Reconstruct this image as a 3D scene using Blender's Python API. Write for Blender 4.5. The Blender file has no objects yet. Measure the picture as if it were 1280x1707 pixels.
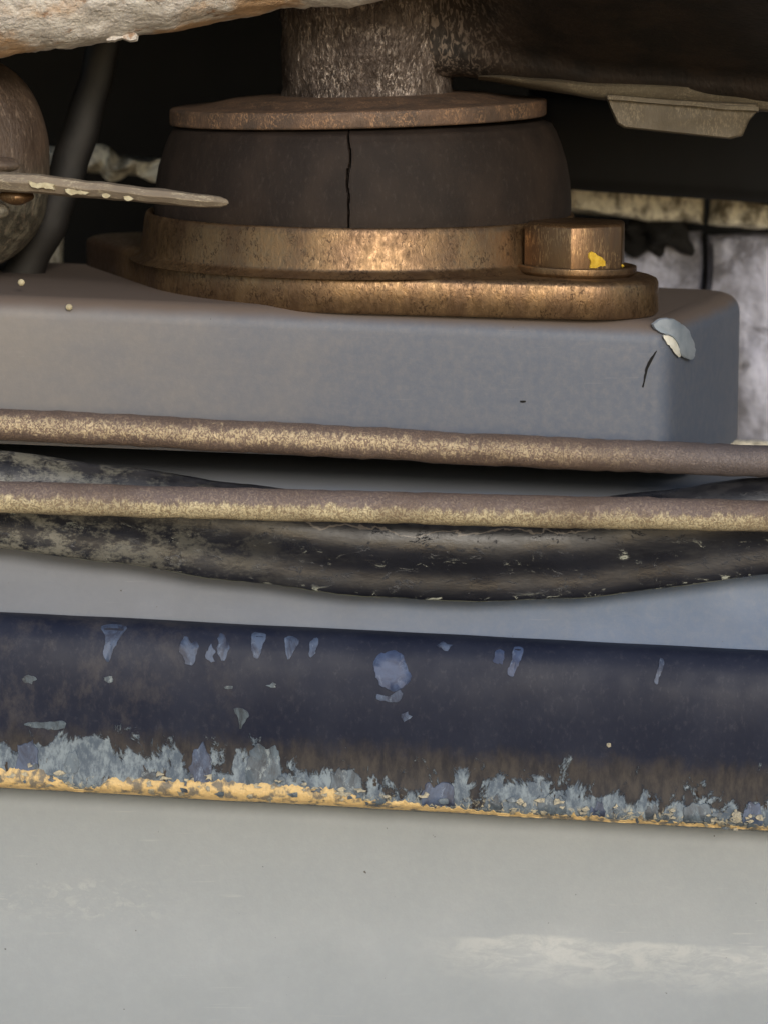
import bpy, bmesh, math, random
from mathutils import Vector, Matrix, noise
R = math.radians
random.seed(7)
scene = bpy.context.scene
COL = scene.collection

# ------------------------------------------------------------ camera, sky, sun
PITCH = R(9.6); DIST = 1.08; FPX = 5389.0
CAMZ = DIST*math.tan(PITCH)
cam_d = bpy.data.cameras.new('camera'); cam = bpy.data.objects.new('camera', cam_d); COL.objects.link(cam)
cam.location = (0, -DIST, CAMZ); cam.rotation_euler = (math.pi/2-PITCH, 0, 0)
cam_d.sensor_fit = 'VERTICAL'; cam_d.sensor_height = 24; cam_d.lens = 24*FPX/1707
cam_d.clip_start = 0.05; cam_d.clip_end = 500
cam_d.dof.use_dof = True; cam_d.dof.focus_distance = 1.09; cam_d.dof.aperture_fstop = 9.0
scene.camera = cam

SUN_EL, SUN_AZ = R(21), R(11)       # azimuth measured from -Y (behind the camera) towards +X
w = bpy.data.worlds.new('World'); scene.world = w; w.use_nodes = True
nt = w.node_tree; nt.nodes.clear()
sky = nt.nodes.new('ShaderNodeTexSky'); sky.sky_type = 'NISHITA'; sky.sun_disc = False
sky.sun_elevation = SUN_EL; sky.sun_rotation = math.pi - SUN_AZ
bg = nt.nodes.new('ShaderNodeBackground'); bg.inputs[1].default_value = 0.15
wo = nt.nodes.new('ShaderNodeOutputWorld')
nt.links.new(sky.outputs[0], bg.inputs[0]); nt.links.new(bg.outputs[0], wo.inputs[0])
sd = bpy.data.lights.new('sun', 'SUN'); sd.energy = 1.5; sd.angle = R(14); sd.color = (1.0, 0.93, 0.83)
sun = bpy.data.objects.new('sun', sd); COL.objects.link(sun)
sv = Vector((math.sin(SUN_AZ)*math.cos(SUN_EL), -math.cos(SUN_AZ)*math.cos(SUN_EL), math.sin(SUN_EL)))
sun.rotation_euler = sv.to_track_quat('Z', 'Y').to_euler()
scene.view_settings.view_transform = 'Standard'; scene.view_settings.look = 'None'
scene.view_settings.exposure = 0.0; scene.view_settings.gamma = 1
scene.render.engine = 'CYCLES'; scene.render.resolution_x = 767; scene.render.resolution_y = 1024

# ------------------------------------------------------------ placing helpers
def P(px, py, Y):
    """point of the plane y=Y at which the photograph's pixel lies"""
    a = (px-640)/FPX; b = (853.5-py)/FPX
    d = Vector((a, math.cos(PITCH)+b*math.sin(PITCH), -math.sin(PITCH)+b*math.cos(PITCH)))
    t = (Y+DIST)/d.y
    return Vector((0, -DIST, CAMZ)) + d*t
def lerp(a, b, t): return a+(b-a)*t
def interp(tab, x):
    if x <= tab[0][0]: return tab[0][1]
    for (x0, y0), (x1, y1) in zip(tab, tab[1:]):
        if x <= x1:
            t = (x-x0)/(x1-x0); t = t*t*(3-2*t)*0.5+t*0.5
            return y0+(y1-y0)*t
    return tab[-1][1]
def nz(v, s, seed=0.0): return noise.noise(Vector((v[0]*s+seed, v[1]*s-seed, v[2]*s+seed*.7)))

# ------------------------------------------------------------ materials
def lin(c): return tuple(((x/255)/12.92 if x/255 <= .04045 else ((x/255+.055)/1.055)**2.4) for x in c)+(1,)
class M:
    def __init__(s, name):
        s.m = bpy.data.materials.new(name); s.m.use_nodes = True; s.t = s.m.node_tree; s.t.nodes.clear()
        s.out = s.n('ShaderNodeOutputMaterial'); s.b = s.n('ShaderNodeBsdfPrincipled')
        s.l(s.b.outputs[0], s.out.inputs[0]); s.g = s.n('ShaderNodeNewGeometry'); s.height = None
        s.tc = s.n('ShaderNodeTexCoord')
    def n(s, t): return s.t.nodes.new(t)
    def l(s, a, b): s.t.links.new(a, b)
    def noise(s, sc, stretch=(1, 1, 1), det=4, rough=.55, dist=0, off=(0, 0, 0)):
        mp = s.n('ShaderNodeMapping'); mp.inputs['Scale'].default_value = stretch; mp.inputs['Location'].default_value = off
        s.l(s.tc.outputs['Object'], mp.inputs[0])
        q = s.n('ShaderNodeTexNoise'); q.inputs['Scale'].default_value = sc; q.inputs['Detail'].default_value = det
        q.inputs['Roughness'].default_value = rough; q.inputs['Distortion'].default_value = dist
        s.l(mp.outputs[0], q.inputs[0]); return q.outputs[0]
    def voro(s, sc, stretch=(1, 1, 1), off=(0, 0, 0), feature='F1'):
        mp = s.n('ShaderNodeMapping'); mp.inputs['Scale'].default_value = stretch; mp.inputs['Location'].default_value = off
        s.l(s.tc.outputs['Object'], mp.inputs[0])
        q = s.n('ShaderNodeTexVoronoi'); q.feature = feature; q.inputs['Scale'].default_value = sc
        s.l(mp.outputs[0], q.inputs[0]); return q.outputs[0]
    def ramp(s, v, a, b, o0=0., o1=1.):
        r = s.n('ShaderNodeMapRange'); r.interpolation_type = 'SMOOTHSTEP'
        r.inputs[1].default_value = a; r.inputs[2].default_value = b; r.inputs[3].default_value = o0; r.inputs[4].default_value = o1
        s.l(v, r.inputs[0]); return r.outputs[0]
    def math(s, op, a, b=None):
        q = s.n('ShaderNodeMath'); q.operation = op
        for i, x in enumerate((a, b)):
            if x is None: continue
            if isinstance(x, (int, float)): q.inputs[i].default_value = x
            else: s.l(x, q.inputs[i])
        return q.outputs[0]
    def mix(s, f, a, b):
        q = s.n('ShaderNodeMix'); q.data_type = 'RGBA'
        for i, x in ((0, f), (6, a), (7, b)):
            if isinstance(x, (int, float)): q.inputs[i].default_value = x
            elif isinstance(x, tuple): q.inputs[i].default_value = x
            else: s.l(x, q.inputs[i])
        return q.outputs[2]
    def xyz(s, which='Object'):
        q = s.n('ShaderNodeSeparateXYZ'); s.l(s.tc.outputs[which], q.inputs[0]); return q.outputs
    def nrm(s):
        q = s.n('ShaderNodeSeparateXYZ'); s.l(s.g.outputs['Normal'], q.inputs[0]); return q.outputs
    def set(s, k, v):
        i = s.b.inputs[k]
        if isinstance(v, (int, float, tuple)): i.default_value = v
        else: s.l(v, i)
    def bump(s, h, strength, dist):
        q = s.n('ShaderNodeBump'); q.inputs['Strength'].default_value = strength; q.inputs['Distance'].default_value = dist
        s.l(h, q.inputs['Height'])
        if s.height is not None: s.l(s.height, q.inputs['Normal'])
        s.height = q.outputs[0]; s.l(q.outputs[0], s.b.inputs['Normal'])

def metal_mat(name, c1, c2, c3, metal, r0, r1, sc=500, st=(1, 1, .35), bump=.5, bd=.0004, spark=None, fine=1400):
    """worn metal: two body colours, a third in flecks"""
    m = M(name)
    a = m.ramp(m.noise(sc*.12, st, 5), .35, .65)
    col = m.mix(a, lin(c1), lin(c2))
    f = m.noise(fine, st, 3, .6, 1.2)
    fl = m.math('MULTIPLY', m.ramp(f, .5, .62), m.ramp(m.noise(sc*.2, (1, 1, 1), 3, off=(3, 1, 2)), .38, .6))
    col = m.mix(fl, col, lin(c3))
    m.set('Base Color', col); m.set('Metallic', metal)
    m.set('Roughness', m.ramp(m.noise(sc, st, 4), .3, .7, r0, r1))
    m.bump(m.noise(fine*.6, st, 4, .6, 1.), bump, bd)
    m.bump(m.noise(sc*.1, (1, 1, 1), 3), bump*.6, .001)
    return m.m
MT = {}
MT['flange'] = metal_mat('flange_rust', (112, 89, 68), (138, 112, 82), (84, 66, 50), .65, .32, .54, 600, (1, 1, .6), .34, .0005, fine=1000)
def ear_shade(mat):  # darkens the back-left ear: shade put into the colour
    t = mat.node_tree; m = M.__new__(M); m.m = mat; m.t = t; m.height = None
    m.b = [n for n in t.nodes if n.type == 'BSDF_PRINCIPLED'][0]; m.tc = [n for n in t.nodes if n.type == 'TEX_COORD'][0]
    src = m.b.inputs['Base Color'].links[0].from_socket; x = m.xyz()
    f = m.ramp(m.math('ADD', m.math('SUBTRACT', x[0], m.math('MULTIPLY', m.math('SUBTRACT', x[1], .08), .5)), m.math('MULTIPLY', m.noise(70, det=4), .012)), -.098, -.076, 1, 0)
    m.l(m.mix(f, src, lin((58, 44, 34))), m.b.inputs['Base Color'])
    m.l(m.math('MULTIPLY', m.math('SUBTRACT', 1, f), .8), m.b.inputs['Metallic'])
ear_shade(MT['flange'])
MT['disc'] = metal_mat('disc_rust', (84, 70, 60), (108, 86, 70), (158, 124, 94), .25, .5, .75, 700, (1, 1, .6), .6, .0004)
MT['bolt'] = metal_mat('bolt_rust', (84, 64, 48), (108, 82, 56), (150, 120, 84), .7, .28, .44, 500, (1, 1, .2), .35, .0003)
MT['pipe'] = metal_mat('pipe_rust', (112, 94, 82), (128, 104, 84), (196, 172, 128), .3, .42, .62, 800, (1, 1, 1), .8, .0005, fine=1500)
MT['pipe_low'] = metal_mat('pipe_dull', (112, 98, 90), (128, 110, 94), (206, 184, 136), .2, .45, .65, 800, (1, 1, 1), .8, .0005, fine=1500)
MT['column'] = metal_mat('column_steel', (76, 66, 60), (116, 104, 96), (164, 152, 142), .6, .36, .58, 400, (1, 1, .5), 1.0, .0013, fine=850)
m = M('arm_iron'); x = m.xyz()
c = m.mix(m.ramp(m.noise(60, det=5), .35, .65), lin((34, 29, 25)), lin((52, 42, 34)))
fx = m.ramp(x[0], .012, .055, 1, 0)
c = m.mix(m.math('MULTIPLY', fx, m.ramp(m.noise(620, (1, 1, .4), 4, .6, 1.2), .48, .62)), c, lin((124, 110, 98)))
m.set('Base Color', c); m.set('Roughness', .6); m.set('Metallic', .3); m.bump(m.noise(500, (1, 1, .45), 4), .7, .0008); m.bump(m.noise(70, det=4), .4, .0015)
MT['arm'] = m.m
MT['lip'] = metal_mat('arm_edge', (92, 82, 66), (104, 94, 76), (128, 116, 94), .1, .6, .8, 300, (1, 1, 1), .4, .0005)
MT['tab'] = metal_mat('tab_steel', (86, 77, 62), (98, 88, 72), (120, 108, 88), .1, .55, .75, 300, (1, 1, .4), .4, .0004)
MT['rod'] = metal_mat('rod_steel', (128, 116, 102), (142, 128, 110), (176, 164, 140), .15, .5, .7, 500, (.4, 1, 1), .4, .0003)

def pipe_mat(name, top, topf, lit_c, lit_f, n0, n1, hl, n2=-3, n3=-2, fade=False):
    m = M(name); x = m.xyz()
    worm = m.noise(620, (1, 1, .8), 3, .6, 2.6)
    a = m.mix(m.ramp(worm, .48, .60), lin(top), lin(topf)); b = m.mix(m.ramp(worm, .44, .55), lin(lit_c), lin(lit_f))
    f = m.math('ADD', m.nrm()[2], m.math('MULTIPLY', m.math('SUBTRACT', m.noise(330, (1.5, 1, .5), 4, .7), .5), 1.7))  # paler flecks by normal: the pipe's lit band painted into the colour
    k = m.math('MULTIPLY', m.ramp(f, n0, n1, 1, 0), m.ramp(f, n2, n3, 0, 1))
    if fade: k = m.math('MULTIPLY', k, m.ramp(x[0], .04, .11, 1, .1))
    c = m.mix(k, a, b)
    c = m.mix(m.ramp(m.noise(22, (1, 1, 1), 5), .42, .7, 0, .6), c, lin((106, 88, 76)))
    if fade: c = m.mix(m.ramp(x[0], .05, .12, 0, .75), c, lin((104, 98, 100)))
    m.set('Base Color', c); m.set('Roughness', .5); m.set('Metallic', hl)
    m.bump(worm, .7, .0007); m.bump(m.noise(160, det=3), .4, .0008); return m.m
MT['pipe_low'] = pipe_mat('pipe_dull', (112, 98, 94), (142, 126, 114), (156, 140, 114), (214, 200, 164), -.10, .30, .1)
MT['pipe'] = pipe_mat('pipe_rust', (112, 96, 88), (142, 122, 106), (132, 112, 96), (204, 184, 150), .35, .75, .2, -.45, -.1, True)
m = M('mount_rubber')
c = m.mix(m.ramp(m.noise(60, (1, 1, .6), 5), .35, .65), lin((36, 28, 23)), lin((48, 38, 31)))
c = m.mix(m.ramp(m.noise(700, (1, 1, .5), 5, .7), .52, .75, 0, .25), c, lin((86, 76, 68)))
m.set('Base Color', c); m.set('Specular IOR Level', .3); m.set('Roughness', .72); m.bump(m.noise(900, (1, 1, .6), 4), .35, .0003); m.bump(m.noise(90, (1, 1, .4), 3), .3, .001)
MT['rubber'] = m.m

def paint(name, cool, dust, dx=(-.13, .10), top=(108, 95, 86), gloss=.45, scale=1.0, dust_sky=True, cloud=.7, speck=(70, 66, 62)):
    m = M(name); x = m.xyz()
    g = m.ramp(x[0], dx[0], dx[1], 1, 0) if dust_sky else m.ramp(m.noise(8, (1, 1, 3), 3), .2, .8, .7, .4)  # dust towards the left, sky reflection painted in blue towards the right
    n = m.noise(26, (1, 1, 1.5), 5, .6)
    f = m.math('ADD', m.math('MULTIPLY', g, .8), m.math('MULTIPLY', m.math('SUBTRACT', n, .5), cloud))
    col = m.mix(m.ramp(f, 0, 1), lin(cool), lin(dust))
    sl = m.math('MULTIPLY', m.ramp(m.noise(900, (.04, 1, 1.2), 2, .5, .3, (1, 1, 8)), .66, .72), m.ramp(m.noise(30, det=3, off=(8, 8, 8)), .50, .62))
    col = m.mix(m.math('MULTIPLY', sl, .4 if name == 'panel_paint' else .12), col, lin((178, 178, 176)))
    col = m.mix(m.ramp(m.noise(300, (1, 1, 1), 5, .7), .3, .9, .0, .35), col, lin(tuple(int(q*1.10) for q in dust)))
    sp = m.ramp(m.noise(420, (1, 1, 1), 2, off=(5, 5, 5)),   .76, .79)
    col = m.mix(sp, col, lin(speck))
    up = m.ramp(m.math('ADD', m.nrm()[2], m.math('MULTIPLY', m.noise(60, det=4), .25)),   .38, .95)
    col = m.mix(up, col, lin(top))
    m.set('Base Color', col)
    m.set('Roughness', m.math('ADD', m.ramp(m.noise(40, (1, 1, 1), 4), .2, .8, gloss+.04, gloss+.14), m.math('MULTIPLY', up, .2)))
    m.bump(m.noise(900, (1, 1, 1), 5, .7), .22, .0003); m.bump(m.noise(45, (1, 1, 2), 3), .03, .002)
    return m.m
MT['beam'] = paint('beam_paint', (91, 99, 114), (132, 126, 120), dx=(-.19, .09))
MT['rail'] = paint('rail_paint', (84, 104, 134), (118, 121, 128), top=(108, 110, 114), dx=(-.10, .12), gloss=.38, cloud=.1)
def scuff(mat):
    t = mat.node_tree; m = M.__new__(M); m.m = mat; m.t = t; m.height = None
    m.b = [n for n in t.nodes if n.type == 'BSDF_PRINCIPLED'][0]; m.tc = [n for n in t.nodes if n.type == 'TEX_COORD'][0]; m.g = [n for n in t.nodes if n.type == 'NEW_GEOMETRY'][0]
    src = m.b.inputs['Base Color'].links[0].from_socket; x = m.xyz()
    zc = P(1000, 1580, -.010).z
    w = m.math('ADD', m.math('ADD', x[2], m.math('MULTIPLY', x[0], .035)), m.math('MULTIPLY', m.noise(30, (1, 1, 3), 4), .008))
    band = m.math('MULTIPLY', m.ramp(w, zc-.009, zc+.002), m.ramp(w, zc+.0075, zc+.0095, 1, 0))
    band = m.math('MULTIPLY', band, m.ramp(x[0], .005, .04, .0, 1))
    sc = m.ramp(m.noise(170, (.45, 1, 1.3), 6, .75, .6), .40, .62)
    w2 = m.math('SUBTRACT', x[2], P(150, 1500, -.006).z); b2 = m.math('MULTIPLY', m.ramp(m.math('ABSOLUTE', w2), .004, .009, 1, 0), m.ramp(x[0], -.09, -.065, 1, 0))
    band = m.math('ADD', band, m.math('MULTIPLY', b2, m.math('MULTIPLY', m.ramp(m.noise(260, (.7, 1, 1.2), 5, .8, .6), .5, .6), .5)))
    m.l(m.mix(m.math('MULTIPLY', band, m.math('ADD', m.math('MULTIPLY', sc, .45), .15)), src, lin((186, 187, 183))), m.b.inputs['Base Color'])
MT['panel'] = paint('panel_paint', (143, 149, 154), (146, 151, 153), top=(147, 151, 152), dust_sky=False, gloss=.42, cloud=.1)

m = M('bar_enamel'); x = m.xyz()
at = m.n('ShaderNodeAttribute'); at.attribute_name = 'edge'; ed = at.outputs['Fac']    # 0 at the lower edge, 1 = 100 px higher
c = m.mix(m.ramp(m.noise(40, (1, 1, .7), 5), .35, .7), lin((27, 33, 52)), lin((38, 43, 60)))
lf = m.ramp(x[0], -.11, .0, 1, 0)
c = m.mix(m.math('MULTIPLY', m.math('MULTIPLY', lf, .5), m.ramp(m.noise(110, (1, 1, .6), 6, .75), .45, .7)), c, lin((84, 80, 80)))
c = m.mix(m.ramp(m.noise(520, (1, 1, .6), 5, .75), .5, .85, 0, .45), c, lin((84, 84, 92)))
def edge_mask(thr, wob, sc, st, soft, off): # thr: height in units of 100 px
    n = m.math('MULTIPLY', m.math('SUBTRACT', m.noise(sc, st, 6, .7, .4, off), .5), wob)
    return m.ramp(m.math('ADD', m.math('SUBTRACT', ed, thr), n), -soft, soft, 1, 0)
c = m.mix(m.math('MULTIPLY', edge_mask(.95, .9, 120, (1, 1, .5), .22, (0, 0, 0)), .8), c, m.mix(m.ramp(m.noise(260, (1, 1, .35), 5, .7), .35, .65), lin((42, 40, 42)), lin((74, 68, 62))))
ed0 = ed; ed = m.math('SUBTRACT', ed, m.math('MULTIPLY', lf, .36)); pm = edge_mask(.48, 2.8, 105, (1, 1, .72), .09, (4, 4, 1)); ed = ed0
paintc = m.mix(m.ramp(m.noise(330, (1, 1, .5), 5, .75), .38, .66), lin((84, 96, 110)), lin((138, 150, 158)))
c = m.mix(pm, c, paintc)
holes = m.ramp(m.noise(170, (1.3, 1, .4), 5, .7, 1, (2, 9, 3)), .60, .65)
c = m.mix(m.math('MULTIPLY', holes, edge_mask(.6, .6, 90, (1, 1, 1), .2, (1, 1, 1))), c, lin((54, 44, 36)))
cr = m.ramp(m.noise(420, (1, 1, .8), 4, .7, 1.2), .52, .60); crm = edge_mask(.20, .6, 60, (1, 1, 1), .1, (7, 1, 3))
c = m.mix(m.math('MULTIPLY', cr, crm), c, lin((190, 182, 158)))
m.set('Base Color', c); m.set('Roughness', m.ramp(m.noise(60, det=4),   .3, .7, .52, .68))
m.bump(m.noise(600, (1, 1, .6), 4), .2, .0003); m.bump(m.noise(70, (1, 1, 1), 3), .2, .0010); m.bump(pm, .8, .0006); m.bump(m.math('MULTIPLY', cr, crm), .5, .0005); m.set('Specular IOR Level', .3)
MT['bar'] = m.m
def simple(name, c1, c2, sc=300, rough=.6, bump=.4, bd=.0004, st=(1, 1, 1), metal=0, lo=.35, hi=.65):
    m = M(name); m.set('Base Color', m.mix(m.ramp(m.noise(sc, st, 5, .6), lo, hi), lin(c1), lin(c2)))
    m.set('Roughness', rough); m.set('Metallic', metal); m.bump(m.noise(sc*2, st, 4), bump, bd); return m.m
def chip_mat(name, a, b, c, sc, st=(1, 1, .4)):
    m = M(name); k = m.ramp(m.noise(sc, st, 6, .75, .5), .36, .62)
    col = m.mix(k, lin(a), lin(b)); col = m.mix(m.ramp(m.noise(sc*2.2, (1, 1, .6), 5, .8, .3, (3, 3, 3)), .55, .68), col, lin(c))
    m.set('Base Color', col); m.set('Roughness', .55); m.bump(m.noise(sc*2, st, 5), .5, .0004); return m.m
MT['chip_blue'] = chip_mat('old_blue_paint', (44, 50, 70), (80, 95, 122), (112, 126, 148), 130)
MT['chip_grey'] = chip_mat('old_grey_paint', (58, 64, 72), (98, 112, 124), (138, 148, 152), 150)
MT['chip_deep'] = chip_mat('deep_blue_paint', (46, 58, 88), (68, 84, 118), (88, 102, 130), 90, (1, 1, 1))
MT['primer'] = simple('yellow_primer', (128, 120, 106), (224, 192, 134), 230, .6, 1.0, .0010, (1, 1, .8), 0, .38, .52)
MT['bare'] = simple('brown_corrosion', (58, 50, 44), (84, 70, 56), 240, .75, .7, .0006, (1, 1, .4))
MT['crust'] = simple('edge_crust', (150, 146, 134), (196, 186, 160), 700, .7, 1., .0007)
MT['yellow'] = simple('yellow_marker_paint', (196, 156, 34), (222, 184, 60), 400, .5)
MT['cream'] = simple('cream_paint_chip', (176, 164, 132), (206, 196, 164), 400, .6)
MT['white_chip'] = simple('white_paint_chip', (224, 220, 204), (240, 238, 226), 300, .5)
MT['pale'] = simple('pale_blue_drip', (140, 150, 160), (160, 168, 176), 150, .3, .1)
MT['black'] = simple('deep_black', (12, 11, 11), (18, 17, 16), 60, .85)  # also paints the crevice shade and keeps the recess black
MT['blackbeam'] = simple('black_crossmember', (7, 7, 8), (12, 11, 12), 90, .8, .3, .0006, (1, 1, .3))
MT['strap'] = simple('strap_rubber', (13, 12, 11), (24, 21, 19), 80, .6, .3, .0006)
MT['ground'] = simple('dry_ground', (150, 128, 98), (176, 152, 118), 3, .9)

m = M('sleeve_foam'); x = m.xyz()
c = m.mix(m.ramp(m.noise(240, det=5, rough=.7), .3, .7), lin((208, 200, 192)), lin((242, 236, 226)))
c = m.mix(m.ramp(m.noise(26, (1, 1, 1), 5, .6, off=(1.3, 0, 4)), .49, .63, 0, .8), c, lin((206, 160, 108)))
c = m.mix(m.ramp(m.noise(130, (1, 1, 1), 4, .6, off=(2, 7, 4)), .60, .72, 0, .8), c, lin((150, 104, 62)))
m.set('Base Color', c); m.set('Roughness', .85); m.bump(m.noise(420, det=5, rough=.65), .9, .0016); m.bump(m.noise(90, det=4), .8, .004)
MT['foam'] = m.m

m = M('hose_rubber')
x = m.xyz(); nzz = m.nrm()[2]; leftf = m.ramp(x[0], -.13, -.01, 1, 0.)
c = m.mix(m.ramp(m.noise(40, (.5, 1, 1), 5), .35, .65), lin((17, 20, 30)), lin((31, 34, 44)))
dust = m.ramp(m.noise(60, (.4, 1, 1.2), 6, .75, .5), .50, .72)
c = m.mix(m.math('MULTIPLY', dust, .4), c, lin((74, 74, 74)))
wv = m.math('ADD', nzz, m.math('MULTIPLY', m.math('SUBTRACT', m.noise(34, (.7, 1, 1), 5, .6, .6), .5), 1.1))
wv = m.math('ADD', wv, m.math('MULTIPLY', leftf, .08))
c = m.mix(m.ramp(wv, .30, .33), c, m.mix(m.ramp(m.noise(200, (.6, 1, 1), 5), .4, .6), lin((30, 31, 37)), lin((50, 50, 54))))
line = m.math('MULTIPLY', m.ramp(wv, .285, .30), m.ramp(wv, .31, .325, 1, 0))
c = m.mix(m.math('MULTIPLY', line, .55), c, lin((150, 140, 130)))
fl = m.ramp(m.noise(260, (.5, 1, 1), 6, .78, 1.0, off=(9, 2, 1)), .575, .64)
zone = m.noise(36, (.6, 1, 1), 3, off=(3, 3, 3))
low = m.math('MULTIPLY', m.ramp(m.math('ADD', nzz, m.math('MULTIPLY', zone, 1.0)), .1, .5, 1, .0), m.ramp(m.math('ADD', zone, m.math('MULTIPLY', m.math('ADD', leftf, m.ramp(x[0], .05, .10)), .18)), .44, .58))
c = m.mix(m.math('MULTIPLY', fl, low), c, lin((178, 182, 170)))
rim_light = m.math('MULTIPLY', m.ramp(nzz, -.92, -.62, 1, 0), m.ramp(m.noise(150, (.4, 1, 1), 4, .7), .42, .56))  # pale line painted along the underside as its edge light
c = m.mix(m.math('MULTIPLY', rim_light, .8), c, lin((150, 154, 132)))
c = m.mix(m.math('MULTIPLY', leftf, m.ramp(m.noise(110, (.6, 1, 1), 6, .82), .46, .60, 0, .8)), c, lin((126, 124, 114)))
m.set('Base Color', c); m.set('Roughness', m.ramp(m.noise(60, det=4), .3, .7, .24, .42))
m.bump(m.noise(260, (.5, 1, 1), 5, .65), .25, .0005); m.bump(fl, .3, .0004); m.bump(m.noise(50, (.3, 1, 1), 3), .10, .0015)
MT['hose'] = m.m

m = M('canister_rust')
c = m.mix(m.ramp(m.noise(40, (1, 1, .5), 5), .35, .65), lin((78, 64, 54)), lin((102, 84, 70)))
z = m.xyz()[2]
c = m.mix(m.ramp(m.math('ADD', z, m.math('MULTIPLY', m.noise(60, det=4), .03)), .115, .135, 1, 0), c, m.mix(m.ramp(m.noise(240, det=5, rough=.7), .4, .65), lin((70, 66, 56)), lin((122, 116, 100))))
c = m.mix(m.ramp(m.noise(700, (1, 1, .3), 5, .7), .52, .7, 0, .6), c, lin((150, 130, 112)))
m.set('Base Color', c); m.set('Roughness', .55); m.bump(m.noise(420, (1, 1, .4), 5, .7), .9, .0009); m.bump(m.noise(70, det=5), .6, .002)
MT['canister'] = m.m

m = M('housing_casting'); x = m.xyz()
c = m.mix(m.ramp(m.noise(24, (1, 1, .45), 5, .65), .38, .60), lin((104, 104, 112)), lin((186, 189, 208)))
dk = m.ramp(m.math('ADD', m.noise(34, (1, 1, 1.4), 6, .7, .6, (1, 5, 2)), m.ramp(x[2], .02, .09, -.08, .10)), .52, .62)
c = m.mix(m.math('MULTIPLY', dk, .6), c, lin((58, 54, 54)))
c = m.mix(m.ramp(m.noise(160, (1, 1, .5), 5, .7), .5, .75, 0, .4), c, lin((104, 100, 104)))
m.set('Base Color', c); m.set('Roughness', .5); m.bump(m.noise(120, det=4), .8, .003)
MT['housing'] = m.m
m = M('ledge_crust')
c = m.mix(m.ramp(m.noise(160, (1, 1, .6), 5, .65), .35, .62), lin((120, 112, 96)), lin((246, 240, 220)))
m.set('Base Color', c); m.set('Roughness', .8); m.bump(m.noise(180, det=5), 1., .003)
MT['ledge'] = m.m

scuff(MT['panel'])
# ------------------------------------------------------------ object helpers
def link(name, verts, faces, mat, parent=None, smooth=True, angle=40):
    me = bpy.data.meshes.new(name); me.from_pydata([tuple(v) for v in verts], [], faces); me.update()
    bm = bmesh.new(); bm.from_mesh(me); bmesh.ops.remove_doubles(bm, verts=bm.verts, dist=1e-6)
    bmesh.ops.recalc_face_normals(bm, faces=bm.faces)
    if smooth:
        for f in bm.faces: f.smooth = True
        for e in bm.edges:
            if len(e.link_faces) == 2 and e.calc_face_angle(0) > R(angle): e.smooth = False
    bm.to_mesh(me); bm.free(); me.materials.append(mat)
    o = bpy.data.objects.new(name, me); COL.objects.link(o)
    if parent is not None:
        o.parent = parent; o.matrix_parent_inverse = Matrix.Translation(-parent_world(parent))
    return o
def parent_world(o):
    return Vector(o.location) if o.type == 'EMPTY' else Vector((0, 0, 0))
def thing(name, label, cat, loc, group=None):
    o = bpy.data.objects.new(name, None); COL.objects.link(o); o.location = loc; o.empty_display_size = .02
    o['label'] = label; o['category'] = cat
    if group: o['group'] = group
    return o
def tag(o, label, cat, group=None):
    o['label'] = label; o['category'] = cat
    if group: o['group'] = group
    return o
def grid(rows, closed_u=False, closed_v=False, cap=False):
    """rows of equal length -> quads"""
    nv = len(rows[0]); V = [p for r in rows for p in r]; F = []
    for i in range(len(rows)-1+(1 if closed_u else 0)):
        j = (i+1) % len(rows)
        for k in range(nv-1+(1 if closed_v else 0)):
            l = (k+1) % nv; F.append((i*nv+k, i*nv+l, j*nv+l, j*nv+k))
    if cap:
        F.append(tuple(range(nv))); F.append(tuple((len(rows)-1)*nv+k for k in range(nv)))
    return V, F
def tube(pts, rad, seg=28, amp=0, ns=60, squash=(1, 1), cap=True, shape=None):
    rows = []
    for i, p in enumerate(pts):
        a = pts[max(i-1, 0)]; b = pts[min(i+1, len(pts)-1)]
        t = (b-a).normalized(); s = t.cross(Vector((0, 1, 0))).normalized(); u = s.cross(t).normalized()
        r = rad[i] if isinstance(rad, (list, tuple)) else rad
        row = []
        for k in range(seg):
            th = 2*math.pi*k/seg; q = s*math.cos(th)*squash[0]+u*math.sin(th)*squash[1]
            w = p+q*r*(shape(math.degrees(th)) if shape else 1)
            if amp: w = w+q*amp*nz(w, ns)
            row.append(w)
        rows.append(row)
    return grid(rows, False, True, cap)
def lathe(prof, seg=128, cap=False, amp=0, ns=30, tilt=0, c=(0, 0)):
    """prof: (radius, z) list"""
    rows = []; zc = sum(z for r, z in prof)/len(prof)
    for r, z in prof:
        row = []
        for k in range(seg):
            th = 2*math.pi*k/seg
            rr = r+(amp*noise.noise(Vector((math.cos(th)*3, math.sin(th)*3, z*ns))) if amp else 0)
            x = rr*math.cos(th); y = rr*math.sin(th)
            zz = z - math.tan(tilt)*x
            row.append(Vector((c[0]+x, c[1]+y, zz)))
        rows.append(row)
    return grid(rows, False, True, cap)
def round_prof(pts, r, n=5):
    """2-D polyline with its inner corners rounded"""
    out = [Vector(pts[0])]
    for a, b, c in zip(pts, pts[1:], pts[2:]):
        a, b, c = Vector(a), Vector(b), Vector(c)
        q = min(r, (b-a).length*.45, (c-b).length*.45)
        p0 = b+(a-b).normalized()*q; p1 = b+(c-b).normalized()*q
        for i in range(n+1):
            t = i/n; out.append(p0*(1-t)**2+b*2*t*(1-t)+p1*t*t)
    out.append(Vector(pts[-1])); return out

# ------------------------------------------------------------ setting
V, F = [(-60, -60, -.75), (60, -60, -.75), (60, 60, -.75), (-60, 60, -.75)], [(0, 1, 2, 3)]
g = link('ground', V, F, MT['ground'], smooth=False); g['kind'] = 'structure'

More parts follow.
